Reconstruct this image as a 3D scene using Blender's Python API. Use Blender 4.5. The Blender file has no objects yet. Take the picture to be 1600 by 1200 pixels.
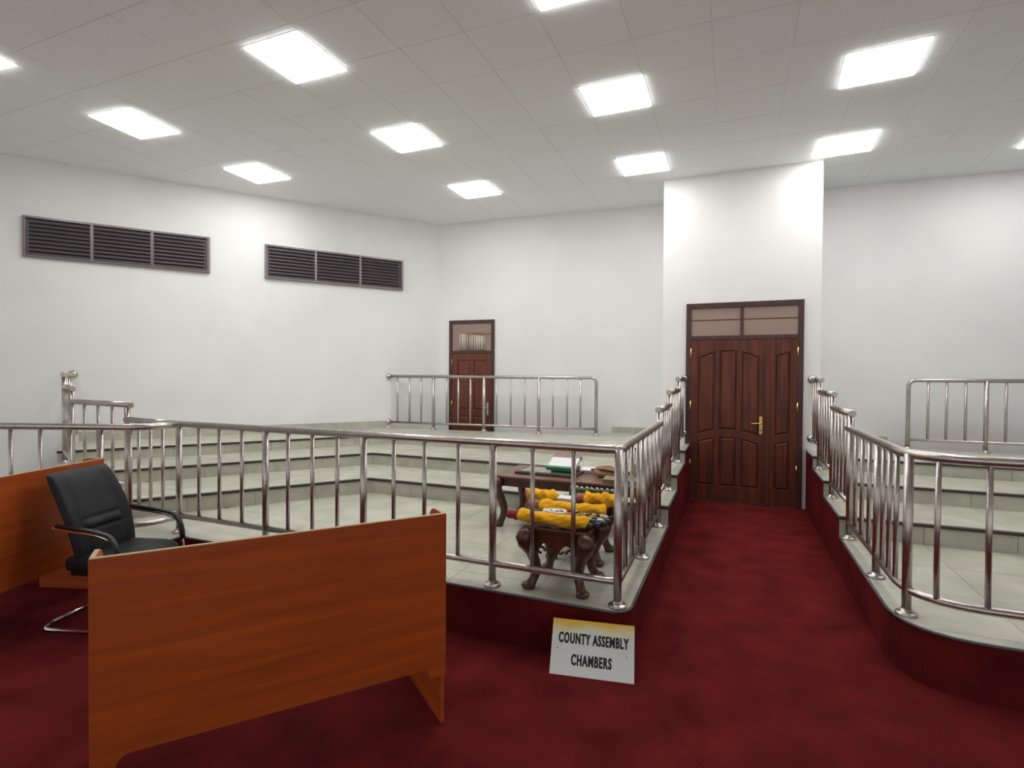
import bpy, bmesh, math, random
from mathutils import Vector, Matrix
random.seed(7)
PI = math.pi
scene = bpy.context.scene
C = scene.collection

# ------------------------------------------------------------------ camera, world, exposure
CAM = (0.126, -0.371, 1.668)
YAW, PITCH, ROLL, FPX = 0.391, -0.015, 0.007, 839.4
cam = bpy.data.cameras.new('camera')
cam.sensor_width = 36.0
cam.lens = 36.0 * FPX / 1600.0
cam.clip_start = 0.02
cam_ob = bpy.data.objects.new('camera', cam)
C.objects.link(cam_ob)
fw = Vector((-math.sin(YAW) * math.cos(PITCH), math.cos(YAW) * math.cos(PITCH), math.sin(PITCH)))
rt = Vector((math.cos(YAW), math.sin(YAW), 0))
up = rt.cross(fw)
rt2 = rt * math.cos(ROLL) + up * math.sin(ROLL)
up2 = up * math.cos(ROLL) - rt * math.sin(ROLL)
cam_ob.matrix_world = Matrix(((rt2.x, up2.x, -fw.x, CAM[0]), (rt2.y, up2.y, -fw.y, CAM[1]), (rt2.z, up2.z, -fw.z, CAM[2]), (0, 0, 0, 1)))
scene.camera = cam_ob
w = bpy.data.worlds.new('world')
scene.world = w
w.use_nodes = True
w.node_tree.nodes['Background'].inputs[0].default_value = (0.74, 0.75, 0.735, 1)
w.node_tree.nodes['Background'].inputs[1].default_value = 1.0
scene.view_settings.view_transform = 'Standard'
scene.view_settings.look = 'None'
scene.view_settings.gamma = 1.0
scene.view_settings.use_curve_mapping = False
scene.view_settings.exposure = 0.0
LAMP = 19.0            # strength of the lit ceiling panels

# ------------------------------------------------------------------ helpers
class MB:
    """collects verts / faces (with a material slot) and links them as one mesh object"""
    def __init__(s): s.v = []; s.f = []; s.m = []; s.sm = []
    def add(s, vs, fs, m=0, smooth=False):
        b = len(s.v); s.v += [tuple(x) for x in vs]
        for f in fs: s.f.append([b + i for i in f]); s.m.append(m); s.sm.append(smooth)
        return s
    def box(s, x0, x1, y0, y1, z0, z1, m=0):
        return s.add([(x0,y0,z0),(x1,y0,z0),(x1,y1,z0),(x0,y1,z0),(x0,y0,z1),(x1,y0,z1),(x1,y1,z1),(x0,y1,z1)],
                     [(0,3,2,1),(4,5,6,7),(0,1,5,4),(1,2,6,5),(2,3,7,6),(3,0,4,7)], m)
    def prism(s, poly, z0, z1, m=0, mtop=None):
        """poly: xy points (counter clockwise), extruded in z"""
        n = len(poly); a = sum(poly[i][0]*poly[(i+1)%n][1]-poly[(i+1)%n][0]*poly[i][1] for i in range(n))
        if a < 0: poly = poly[::-1]
        vs = [(p[0],p[1],z0) for p in poly] + [(p[0],p[1],z1) for p in poly]
        s.add(vs, [tuple(range(n-1,-1,-1))] + [(i,(i+1)%n,n+(i+1)%n,n+i) for i in range(n)], m)
        b = len(s.v) - 2*n
        s.f.append([b+n+i for i in range(n)]); s.m.append(m if mtop is None else mtop); s.sm.append(False)
        return s
    def plate(s, poly, o, u, v, t, m=0):
        """poly in (a,b): point = o + a*u + b*v, extruded by vector t"""
        o, u, v, t = map(Vector, (o, u, v, t)); n = len(poly)
        p = [o + u*a + v*b for a, b in poly]
        area = sum(poly[i][0]*poly[(i+1)%n][1]-poly[(i+1)%n][0]*poly[i][1] for i in range(n))
        if (u.cross(v).dot(t) < 0) == (area > 0): p = p[::-1]
        vs = p + [q + t for q in p]
        return s.add(vs, [tuple(range(n-1,-1,-1)), tuple(range(n,2*n))] + [(i,(i+1)%n,n+(i+1)%n,n+i) for i in range(n)], m)
    def tube(s, path, r, seg=12, m=0, caps=True, rfun=None, squash=None):
        path = [Vector(p) for p in path]; n = len(path)
        tan = []
        for i in range(n):
            a = path[max(i-1,0)]; b = path[min(i+1,n-1)]; tan.append((b-a).normalized())
        t0 = tan[0]; ref = Vector((0,0,1)) if abs(t0.z) < .9 else Vector((1,0,0))
        nr = (ref - t0*ref.dot(t0)).normalized(); vs = []
        for i in range(n):
            t = tan[i]; nr = (nr - t*nr.dot(t)).normalized(); bn = t.cross(nr)
            rr = r if rfun is None else rfun(i/(n-1))
            for k in range(seg):
                a = 2*PI*k/seg; q = rr if squash is None else rr
                vs.append(path[i] + nr*math.cos(a)*q*(squash or 1) + bn*math.sin(a)*q)
        fs = [(i*seg+k, i*seg+(k+1)%seg, (i+1)*seg+(k+1)%seg, (i+1)*seg+k) for i in range(n-1) for k in range(seg)]
        s.add(vs, fs, m, True)
        if caps:
            b = len(s.v)-n*seg
            s.f.append([b+k for k in range(seg-1,-1,-1)]); s.m.append(m); s.sm.append(False)
            s.f.append([b+(n-1)*seg+k for k in range(seg)]); s.m.append(m); s.sm.append(False)
        return s
    def cyl(s, p, q, r, seg=12, m=0): return s.tube([p, q], r, seg, m)
    def lathe(s, prof, o, seg=20, m=0):
        o = Vector(o); vs = []; n = len(prof)
        for r, z in prof:
            for k in range(seg):
                a = 2*PI*k/seg; vs.append(o + Vector((r*math.cos(a), r*math.sin(a), z)))
        s.add(vs, [(i*seg+k, i*seg+(k+1)%seg, (i+1)*seg+(k+1)%seg, (i+1)*seg+k) for i in range(n-1) for k in range(seg)], m, True)
        b = len(s.v)-n*seg
        s.f.append([b+k for k in range(seg-1,-1,-1)]); s.m.append(m); s.sm.append(False)
        s.f.append([b+(n-1)*seg+k for k in range(seg)]); s.m.append(m); s.sm.append(False)
        return s
    def grid(s, fn, nu, nv, m=0, closeu=False):
        vs = [fn(i/(nu if closeu else nu-1), j/(nv-1)) for j in range(nv) for i in range(nu)]
        fs = []
        for j in range(nv-1):
            for i in range(nu if closeu else nu-1):
                i2 = (i+1) % nu; fs.append((j*nu+i, j*nu+i2, (j+1)*nu+i2, (j+1)*nu+i))
        return s.add(vs, fs, m, True)
    def mesh(s, name, mats):
        me = bpy.data.meshes.new(name); me.from_pydata(s.v, [], s.f)
        for mt in (mats if isinstance(mats, (list, tuple)) else [mats]): me.materials.append(mt)
        me.polygons.foreach_set('material_index', s.m); me.polygons.foreach_set('use_smooth', s.sm); me.update()
        return me
    def build(s, name, mats, parent=None, bevel=0):
        o = bpy.data.objects.new(name, s.mesh(name, mats)); C.objects.link(o)
        if parent: o.parent = parent
        if bevel:
            b = o.modifiers.new('bevel', 'BEVEL'); b.width = bevel; b.segments = 2; b.limit_method = 'ANGLE'
        return o
def empty(name, loc=(0,0,0), rz=0):
    o = bpy.data.objects.new(name, None); C.objects.link(o); o.location = loc; o.rotation_euler = (0,0,rz); o.empty_display_size = .05
    return o
def tag(o, label=None, cat=None, group=None, kind=None):
    if label: o['label'] = label
    if cat: o['category'] = cat
    if group: o['group'] = group
    if kind: o['kind'] = kind
    return o
def inst(name, me, parent, loc=(0,0,0), rot=(0,0,0), scale=(1,1,1)):
    o = bpy.data.objects.new(name, me); C.objects.link(o); o.parent = parent
    o.location = loc; o.rotation_euler = rot; o.scale = scale
    return o
def fillet(pts, r, n=8):
    """round the inner corners of a polyline"""
    pts = [Vector(p) for p in pts]; out = [pts[0]]
    for i in range(1, len(pts)-1):
        a, b, c = pts[i-1], pts[i], pts[i+1]; u = (a-b); v = (c-b); d = min(r, u.length*.49, v.length*.49)
        p, q = b + u.normalized()*d, b + v.normalized()*d
        for k in range(n+1):
            t = k/n; out.append(p*(1-t)**2 + b*2*t*(1-t) + q*t*t)
    return out + [pts[-1]]
def clip_cell(poly, ax, lo, hi):
    for sgn, lim in ((1, lo), (-1, -hi)):
        out = []
        for i in range(len(poly)):
            p, q = poly[i], poly[(i+1) % len(poly)]
            dp, dq = sgn*p[ax]-lim, sgn*q[ax]-lim
            if dp >= 0: out.append(p)
            if (dp < 0) != (dq < 0):
                t = dp/(dp-dq); out.append((p[0]+(q[0]-p[0])*t, p[1]+(q[1]-p[1])*t))
        poly = out
        if len(poly) < 3: return []
    return poly
def parea(p): return abs(sum(p[i][0]*p[(i+1)%len(p)][1]-p[(i+1)%len(p)][0]*p[i][1] for i in range(len(p))))/2
def tile_region(poly, z, t, o, ang, sx, sy, gap, mat, parent, name='tile', down=False):
    """lay separate tiles over a polygon; whole ones share one mesh"""
    ca, sa = math.cos(ang), math.sin(ang)
    loc = [((p[0]-o[0])*ca+(p[1]-o[1])*sa, -(p[0]-o[0])*sa+(p[1]-o[1])*ca) for p in poly]
    i0, i1 = math.floor(min(p[0] for p in loc)/sx), math.ceil(max(p[0] for p in loc)/sx)
    j0, j1 = math.floor(min(p[1] for p in loc)/sy), math.ceil(max(p[1] for p in loc)/sy)
    z0, z1 = (z-t, z)
    whole = MB().box(-sx/2+gap/2, sx/2-gap/2, -sy/2+gap/2, sy/2-gap/2, z0, z1).mesh(name, mat)
    k = 0
    for i in range(i0, i1):
        for j in range(j0, j1):
            c = clip_cell(loc, 0, i*sx+gap/2, (i+1)*sx-gap/2)
            c = clip_cell(c, 1, j*sy+gap/2, (j+1)*sy-gap/2) if c else []
            if len(c) < 3 or parea(c) < .0015: continue
            if parea(c) > (sx-gap)*(sy-gap)*.9995:
                x, y = (i+.5)*sx, (j+.5)*sy
                inst(name, whole, parent, (o[0]+x*ca-y*sa, o[1]+x*sa+y*ca, 0), (0,0,ang))
            else:
                MB().prism([(o[0]+x*ca-y*sa, o[1]+x*sa+y*ca) for x, y in c], z0, z1).build(name, mat, parent)
            k += 1
    return k

# ------------------------------------------------------------------ materials
def new_mat(name):
    m = bpy.data.materials.new(name); m.use_nodes = True; return m, m.node_tree, m.node_tree.nodes['Principled BSDF']
def simple(name, col, rough=.5, metal=0, spec=None, coat=0):
    m, nt, b = new_mat(name); b.inputs['Base Color'].default_value = (*col, 1); b.inputs['Roughness'].default_value = rough
    b.inputs['Metallic'].default_value = metal
    if spec is not None: b.inputs['Specular IOR Level'].default_value = spec
    if coat: b.inputs['Coat Weight'].default_value = coat; b.inputs['Coat Roughness'].default_value = .12
    return m
def noise_mat(name, c0, c1, scale=5, detail=6, rough=.6, stretch=(1,1,1), rot=(0,0,0), lo=.35, hi=.65, bump=0, bscale=None, bdist=.002, metal=0, spec=None, coat=0, space='Object', dist=0, c2=None, fine=0):
    m, nt, b = new_mat(name); L = nt.links.new; N = nt.nodes.new
    tc = N('ShaderNodeTexCoord')
    if space == 'World':
        ge = N('ShaderNodeNewGeometry'); src = ge.outputs['Position']
    else: src = tc.outputs['Object']
    mp = N('ShaderNodeMapping'); mp.inputs['Scale'].default_value = stretch; mp.inputs['Rotation'].default_value = rot; L(src, mp.inputs[0])
    nz = N('ShaderNodeTexNoise'); nz.inputs['Scale'].default_value = scale; nz.inputs['Detail'].default_value = detail; nz.inputs['Distortion'].default_value = dist
    L(mp.outputs[0], nz.inputs['Vector'])
    cr = N('ShaderNodeValToRGB'); cr.color_ramp.elements[0].position = lo; cr.color_ramp.elements[1].position = hi
    cr.color_ramp.elements[0].color = (*c0, 1); cr.color_ramp.elements[1].color = (*c1, 1)
    if c2: e = cr.color_ramp.elements.new((lo+hi)/2); e.color = (*c2, 1)
    L(nz.outputs['Fac'], cr.inputs[0])
    if fine:
        n3 = N('ShaderNodeTexNoise'); n3.inputs['Scale'].default_value = fine; n3.inputs['Detail'].default_value = 3; L(mp.outputs[0], n3.inputs['Vector'])
        mx = N('ShaderNodeMix'); mx.data_type = 'RGBA'; mx.blend_type = 'MULTIPLY'; mx.inputs[0].default_value = 1
        r3 = N('ShaderNodeValToRGB'); r3.color_ramp.elements[0].position = .3; r3.color_ramp.elements[1].position = .7
        r3.color_ramp.elements[0].color = (.72,.72,.72,1); r3.color_ramp.elements[1].color = (1,1,1,1)
        L(n3.outputs['Fac'], r3.inputs[0]); L(cr.outputs[0], mx.inputs[6]); L(r3.outputs[0], mx.inputs[7]); L(mx.outputs[2], b.inputs['Base Color'])
    else: L(cr.outputs[0], b.inputs['Base Color'])
    b.inputs['Roughness'].default_value = rough; b.inputs['Metallic'].default_value = metal
    if spec is not None: b.inputs['Specular IOR Level'].default_value = spec
    if coat: b.inputs['Coat Weight'].default_value = coat; b.inputs['Coat Roughness'].default_value = .15
    if bump:
        n2 = N('ShaderNodeTexNoise'); n2.inputs['Scale'].default_value = bscale or scale*8; n2.inputs['Detail'].default_value = 4
        L(mp.outputs[0], n2.inputs['Vector'])
        bp = N('ShaderNodeBump'); bp.inputs['Strength'].default_value = bump; bp.inputs['Distance'].default_value = bdist
        L(n2.outputs['Fac'], bp.inputs['Height']); L(bp.outputs[0], b.inputs['Normal'])
    return m
M = {}
M['wall'] = noise_mat('white_wall_paint', (.80,.80,.795), (.84,.84,.835), 1.2, 3, .75, bump=.06, bscale=60, space='World')
M['ceil'] = noise_mat('mineral_fibre_tile', (.84,.87,.87), (.93,.96,.96), 90, 4, .9, lo=.3, hi=.6, bump=.25, bscale=140, bdist=.001, space='World')
M['ceil_back'] = simple('ceiling_grid_bar', (.86,.86,.85), .6)
M['tile'] = noise_mat('grey_marbled_tile', (.42,.42,.345), (.585,.58,.495), 2.2, 7, .28, lo=.3, hi=.7, space='World', dist=1.2, spec=.4)
M['riser'] = noise_mat('grey_riser_tile', (.40,.395,.33), (.53,.525,.44), 4.0, 7, .35, lo=.3, hi=.7, space='World', dist=1.0, spec=.4)
M['grout'] = simple('tile_grout', (.30,.29,.25), .9)
M['nosing'] = simple('dark_step_nosing', (.035,.026,.022), .45)
M['edge'] = simple('slate_edge_trim', (.10,.10,.125), .4)
M['carpet'] = noise_mat('dark_red_carpet', (.100,.0095,.0105), (.180,.0175,.019), 3.5, 8, .95, lo=.3, hi=.72, bump=.7, bscale=240, bdist=.004, space='World', spec=.05, fine=120)
M['steel'] = noise_mat('brushed_stainless_steel', (.50,.455,.43), (.60,.555,.53), 30, 3, .33, metal=1, space='World')
M['wood_desk'] = noise_mat('orange_cherry_laminate', (.34,.060,.009), (.50,.100,.018), 2.2, 7, .38, stretch=(.7,.7,9), rot=(0,.07,0), lo=.28, hi=.72, dist=.6, spec=.35)
M['edge_band'] = simple('pale_maple_edging', (.62,.42,.20), .45)
M['door'] = noise_mat('dark_mahogany', (.062,.0155,.010), (.150,.038,.021), 3.0, 7, .4, stretch=(6,6,.5), lo=.3, hi=.72, dist=.7, coat=.1, spec=.3)
M['door2'] = noise_mat('red_brown_door_wood', (.10,.028,.017), (.19,.056,.032), 3.0, 7, .42, stretch=(6,6,.5), lo=.3, hi=.72, dist=.7, coat=.1, spec=.3)
M['door_frame'] = noise_mat('dark_frame_wood', (.035,.012,.009), (.075,.024,.016), 3.0, 6, .35, stretch=(6,6,.6), lo=.3, hi=.7, coat=.2)
M['brass'] = simple('polished_brass', (.83,.58,.22), .25, 1)
M['pane'] = simple('painted_view_pane', (.30,.205,.165), .12, 0, .7)  # opaque; brown stands in for what the glass mirrors and lets through
M['pane_pale'] = noise_mat('pale_curtained_pane', (.36,.29,.24), (.62,.54,.47), 1.0, 2, .2, stretch=(16,.2,.2), lo=.4, hi=.6, spec=.6)
M['louvre'] = simple('dark_bronze_louvre', (.20,.175,.19), .3, .4)
M['leather'] = noise_mat('black_leather', (.012,.0125,.0145), (.02,.021,.024), 8, 4, .5, bump=.15, bscale=220, bdist=.0008, spec=.22)
M['chrome'] = simple('chrome_tube', (.85,.85,.86), .08, 1)
M['pad'] = simple('black_arm_pad', (.012,.012,.014), .35)
M['carved'] = noise_mat('carved_red_brown_wood', (.045,.013,.007), (.11,.032,.015), 5, 6, .35, stretch=(3,3,.8), lo=.3, hi=.7, coat=.25)
M['table_top'] = noise_mat('worn_brown_table_top', (.13,.055,.035), (.20,.09,.06), 3, 6, .4, stretch=(.6,6,6), lo=.3, hi=.7, coat=.1)
M['yellow'] = noise_mat('golden_yellow_fringe', (.80,.36,.012), (1.0,.56,.035), 14, 6, .85, stretch=(.5,1,1), lo=.3, hi=.7, bump=.8, bscale=120, bdist=.006, spec=.1)
M['red_cap'] = simple('red_cloth_end', (.30,.02,.025), .7)
M['pink_cap'] = simple('dusty_pink_end', (.40,.13,.10), .7)
M['green'] = noise_mat('dark_green_cloth', (.045,.075,.04), (.085,.125,.065), 12, 5, .8, bump=.3, bscale=150)
M['white'] = simple('white_cloth', (.80,.78,.76), .7)
M['white_paper'] = simple('white_paper', (.78,.78,.76), .6)
M['black'] = simple('black_bead', (.012,.012,.016), .3)
M['gold'] = simple('gold_bead', (.75,.55,.16), .4)
M['mauve'] = simple('mauve_book_cover', (.30,.17,.19), .5)
M['book_green'] = simple('green_book_spine', (.04,.22,.12), .5)
M['grey_book'] = simple('grey_notebook_cover', (.36,.38,.36), .5)
M['dark_folder'] = simple('dark_brown_folder', (.055,.035,.028), .45)
M['glass_tray'] = simple('grey_green_glass_tray', (.22,.25,.22), .1, 0, .7)
M['tan'] = noise_mat('tan_leather_cloth', (.22,.10,.05), (.36,.19,.10), 6, 5, .7)
M['khaki'] = simple('khaki_folder', (.26,.20,.11), .6)
M['seam'] = simple('black_seam', (.006,.006,.007), .6)
mm, nt, b = new_mat('lit_light_panel')
b.inputs['Base Color'].default_value = (.9,.9,.9,1); b.inputs['Emission Color'].default_value = (1.0,.99,.97,1); b.inputs['Emission Strength'].default_value = LAMP
M['lamp'] = mm
M['lamp_frame'] = simple('white_panel_frame', (.8,.8,.8), .5)
# the aluminium sign plate: print of a yellow band that fades in soft arcs into silver grey
mm, nt, b = new_mat('sign_plate_print'); L = nt.links.new; N = nt.nodes.new
tc = N('ShaderNodeTexCoord'); sp = N('ShaderNodeSeparateXYZ'); L(tc.outputs['Object'], sp.inputs[0])
wv = N('ShaderNodeTexNoise'); wv.inputs['Scale'].default_value = 6; wv.inputs['Detail'].default_value = 2; L(tc.outputs['Object'], wv.inputs['Vector'])
ad = N('ShaderNodeMath'); ad.operation = 'MULTIPLY_ADD'; ad.inputs[1].default_value = .10; L(wv.outputs['Fac'], ad.inputs[0]); L(sp.outputs['Z'], ad.inputs[2])
cr = N('ShaderNodeValToRGB'); e = cr.color_ramp.elements; e[0].position = .255; e[0].color = (.80,.84,.82,1); e[1].position = .325; e[1].color = (.90,.60,.08,1)
x = e.new(.285); x.color = (.86,.84,.60,1)
L(ad.outputs[0], cr.inputs[0]); L(cr.outputs[0], b.inputs['Base Color']); b.inputs['Roughness'].default_value = .42; b.inputs['Metallic'].default_value = .6
M['sign'] = mm

# ------------------------------------------------------------------ measures of the room (metres)
H = 4.389
TH, DW = .642, 8.741                       # slanted left wall: direction and distance
tW = Vector((math.sin(TH), math.cos(TH))); nW = Vector((math.cos(TH), -math.sin(TH)))
def wall_at(s): return nW * -DW + tW * s
S0 = math.sin(TH)*-8.22 + math.cos(TH)*2.68
def yb(x): return 8.429 + .058*x           # back wall
cx_ = (-DW + math.sin(TH)*8.429)/(math.cos(TH)-math.sin(TH)*.058)
CORNER = Vector((cx_, yb(cx_)))
YC, XC0, XC1 = 7.341, -.795, 1.134         # the entrance pier
XD0, XD1, ZD = -.478, .943, 2.664
AL, AR = -.415, .987                       # carpeted aisle
Z0, Z1, Z2, Z3 = .304, .470, .619, .757
ZT = [1.236, 1.373, 1.51, 1.648]           # hand rail heights per tier
ZL = [Z0, Z1, Z2, Z3]
YF, YFR = 2.721, 3.098
YL = [4.751, 5.577, 6.56]; YR = [4.998, 5.892, 6.715]
OF = [5.856, 6.821, 7.704]
XMID = (AL+AR)/2

# ------------------------------------------------------------------ room shell
far = wall_at(-9)
MIR = lambda p: Vector((2*XMID+.0-p[0], p[1]))
RC = Vector((7.2, yb(7.2)))
tag(MB().prism([(-14,-5),(12,-5),(12,9.2),(-14,9.2)], -.1, 0).build('floor', M['carpet']), 'dark red carpet covering the chamber floor and the aisle', 'floor', kind='structure')
fl = C.objects['floor']
ceil = tag(MB().prism([(-14,-5),(12,-5),(12,9.2),(-14,9.2)], H+.004, H+.1).build('ceiling', M['ceil_back']), 'suspended ceiling of speckled grey-white tiles with light panels', 'ceiling', kind='structure')
p0, p1 = wall_at(-9), CORNER
q0, q1 = p0 - nW*.2, p1 - nW*.2
wl = tag(MB().prism([p0, p1, q1, q0], 0, H+.012).build('wall_left', M['wall']), 'white slanted side wall with two louvred vents', 'wall', kind='structure')
bw = tag(MB().prism([CORNER, RC, RC+Vector((0,.2)), CORNER+Vector((-.1,.2))], 0, H+.012).build('wall_back', M['wall']), 'white back wall behind the railings', 'wall', kind='structure')
wr = tag(MB().prism([RC, RC+Vector((.2,0)), Vector((11.2,1.2)), Vector((11.0,1.2))], 0, H+.012).build('wall_right', M['wall']), 'white side wall out to the right', 'wall', kind='structure')
tag(MB().box(XC0, XC1, YC, yb(XC0)+.05, 0, H+.012).build('wall_pier', M['wall']), 'white projecting wall pier around the double door', 'wall', kind='structure')
# ceiling tiles, each its own piece
wedge = [wall_at(S0-2.6), CORNER, (XC0, yb(XC0)), (XC0, YC), (XC1, YC), (XC1, yb(XC1)), (4.6, yb(4.6)), (4.6, 1.7)]
wedge = [(p[0], p[1]) for p in wedge]
nt_ = tile_region(wedge, H+.004, .004, (-.97+.3025, 6.69+.295), 0, .605, .59, .005, M['ceil'], ceil, 'ceiling_tile')

# ------------------------------------------------------------------ ceiling lights
def ceiling_light(x, y, label, rz=0, sz=.57):
    t = empty('ceiling_light', (x, y, H), rz)
    h = sz/2; o = h+.018
    f = MB()
    f.box(-o, o, -o, -h, -.003, 0); f.box(-o, o, h, o, -.003, 0); f.box(-o, -h, -h, h, -.003, 0); f.box(h, o, -h, h, -.003, 0)
    f.build('frame', M['lamp_frame'], t)
    MB().box(-h, h, -h, h, -.015, 0).build('diffuser', M['lamp'], t)  # box dropped, with glowing sides, to brighten the ceiling around each panel
    tag(t, label, 'ceiling light', 'square ceiling light panels')
    return t
LIGHTS = [
 (-3.387, 3.235, .0, 'largest lit ceiling panel at the upper left'),
 (-5.932, 3.513, .1, 'lit ceiling panel nearest above the wide louvred vent'),
 (-5.862, 5.075, .04, 'lit ceiling panel over the gap between the two louvred vents'),
 (-3.371, 4.914, .0, 'middle lit ceiling panel in the second row from the slanted left wall'),
 (-3.401, 6.716, 0, 'lit ceiling panel closest to the far room corner'),
 (-.961, 4.871, 0, 'lit ceiling panel in front of the door pier, the nearer of two'),
 (-.981, 6.656, 0, 'lit ceiling panel beside the top left corner of the door pier'),
 (1.279, 5.181, -.05, 'lit ceiling panel at the upper right, larger than the one behind it'),
 (1.296, 6.917, -.05, 'lit ceiling panel beside the top right corner of the door pier'),
 (-6.03, 2.06, .1, 'lit ceiling panel cut by the left edge of the picture'),
 (-.94, 3.14, 0, 'lit ceiling panel cut by the top edge of the picture'),
 (3.45, 7.45, -.05, 'lit ceiling panel cut by the right edge of the picture'),
 (3.55, 5.5, -.05, 'lit ceiling panel out to the right of the picture'),
 (1.27, 3.4, 0, 'lit ceiling panel above the right corner of the aisle'),
]
for x, y, rz, lb in LIGHTS: ceiling_light(x, y, lb, rz)

# ------------------------------------------------------------------ platforms
def isect_off_y(o, y):   # point on line nW.p=-o with given y
    return Vector(((-o + math.sin(TH)*y)/math.cos(TH), y))
CC = [isect_off_y(OF[k], YL[k]) for k in range(3)]
E = [Vector((-4.25,2.80)), Vector((-5.13,2.90)), Vector((-6.25,3.04)), Vector((-7.03,3.40)), Vector((-7.94,3.98))]
SH = Vector((.03,-.10)); EP = [p+SH for p in E]
EP[4] = EP[4] - nW*(nW.dot(EP[4])+DW)
LRA = .366; dLR = Vector((-math.cos(LRA), -math.sin(LRA)))
JX, JY = -4.13, 2.40
def seg_at_off(o):
    for i in range(4):
        a, b_ = nW.dot(EP[i]), nW.dot(EP[i+1])
        if (a+o)*(b_+o) <= 0: t = (a+o)/(a-b_); return i, EP[i].lerp(EP[i+1], t)
EX = [seg_at_off(o) for o in OF]
def arc_corner(a, b, c, r): return [Vector((p.x, p.y)) for p in fillet([(a[0],a[1],0),(b[0],b[1],0),(c[0],c[1],0)], r, 8)][1:-1]
lout = Vector((JX,JY)) + dLR*5.0
lhit = Vector((JX,JY)) + dLR*((-DW-nW.dot(Vector((JX,JY))))/nW.dot(dLR))
front_left = [Vector((AL, YC))] + arc_corner((AL,YC),(AL,YF),(JX,YF),.14) + [Vector((JX,YF))] + arc_corner((JX,YF),(JX,JY),(lhit.x,lhit.y),.16) + [lhit]
REAR0, REAR1 = Vector((-5.43,7.455)), Vector((-1.70,7.83))
rear_wall = REAR0 - nW*(nW.dot(REAR0)+DW)
top_back = [EP[4], rear_wall, REAR1, Vector((-1.70, yb(-1.70))), Vector((XC0, yb(XC0))), Vector((XC0, YC)), Vector((AL, YC))]
# z0 body: carpeted faces, grout-coloured top under the tiles
ft = .012
pl = empty('floor_platform_left')
tag(pl, 'stepped tiled platform left of the aisle with carpeted sides', 'platform', kind='structure')
body = front_left + [EP[4], rear_wall, REAR1, Vector((-1.70, yb(-1.70))), Vector((XC0, yb(XC0))), Vector((XC0, YC))]
MB().prism(body, 0, Z0-ft, 0, 1).build('carpeted_base', [M['carpet'], M['grout']], pl)
for k in range(3):
    i, ep = EX[k]
    poly = [Vector((AL, YL[k])), CC[k], ep] + EP[i+1:4] + top_back
    MB().prism(poly, ZL[k]-ft, ZL[k+1]-ft, 0, 1).build('tier_body', [M['carpet'], M['grout']], pl)
# treads: floor, then tiers
i, ep = EX[0]
reg0 = [Vector((AL, YL[0]))] + front_left[1:] + EP[4:5] + EP[3:i:-1] + [ep, CC[0]]
N_T = tile_region([(p.x,p.y) for p in reg0], Z0, ft, (AL, YL[0]), 0, .6, .6, .003, M['tile'], pl, 'floor_tile')
for k in range(3):
    i, ep = EX[k]
    if k < 2:
        i2, ep2 = EX[k+1]
        reg = [Vector((AL, YL[k])), CC[k], ep] + EP[i+1:i2+1] + [ep2, CC[k+1], Vector((AL, YL[k+1]))]
    else:
        reg = [Vector((AL, YL[k])), CC[k], ep] + EP[i+1:4] + top_back
    # part parallel to the back wall and part parallel to the slanted wall share one lattice
    N_T += tile_region([(p.x,p.y) for p in reg], ZL[k+1], ft, (AL, YL[k]), 0, .6, .6, .003, M['tile'], pl, 'tread_tile')
def riser_run(a, b_, zlo, zhi, parent, unit=.6):
    a = Vector(a); b_ = Vector(b_); d = b_-a; Ln = d.length; d.normalize(); n = Vector((d.y, -d.x))
    cnt = max(1, round(Ln/unit)); st = Ln/cnt
    me = MB().box(.0015, st-.0015, -.008, 0, zlo, zhi).mesh('riser_tile', M['riser'])
    ang = math.atan2(d.y, d.x)
    for j in range(cnt): inst('riser_tile', me, parent, (a.x+d.x*st*j, a.y+d.y*st*j, 0), (0,0,ang))
def nosing(path, z, parent):
    # a square bar along the front of a step
    path = [Vector(p) for p in path]; mb = MB()
    for a, b_ in zip(path[:-1], path[1:]):
        d = (b_-a).normalized(); n = Vector((d.y, -d.x)); e_ = d*.006
        mb.prism([a-e_+n*.018, b_+e_+n*.018, b_+e_-n*.03, a-e_-n*.03], z-.022, z+.002)
    mb.build('nosing', M['nosing'], parent)
for k in range(3):
    i, ep = EX[k]
    # walking from the left end to the aisle, the open side is to the right
    riser_run(ep, CC[k], ZL[k], ZL[k+1]-ft, pl); riser_run(CC[k], (AL, YL[k]), ZL[k], ZL[k+1]-ft, pl)
    nosing([ep, CC[k], Vector((AL, YL[k]))], ZL[k+1], pl)
def edge_path(pts, z): return [(p.x, p.y, z) for p in pts]
MB().tube(edge_path(front_left[1:], Z0-.004), .009, 6).build('edge_trim', M['edge'], pl)
MB().tube([(AL, YL[0], Z0-.004), (AL, front_left[1].y, Z0-.004)], .009, 6).build('edge_trim', M['edge'], pl)
for k in range(3):
    yb1 = YL[k+1] if k < 2 else YC
    MB().tube([(AL, YL[k], ZL[k+1]-.004), (AL, yb1-.001, ZL[k+1]-.004)], .009, 6).build('edge_trim', M['edge'], pl)

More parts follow.
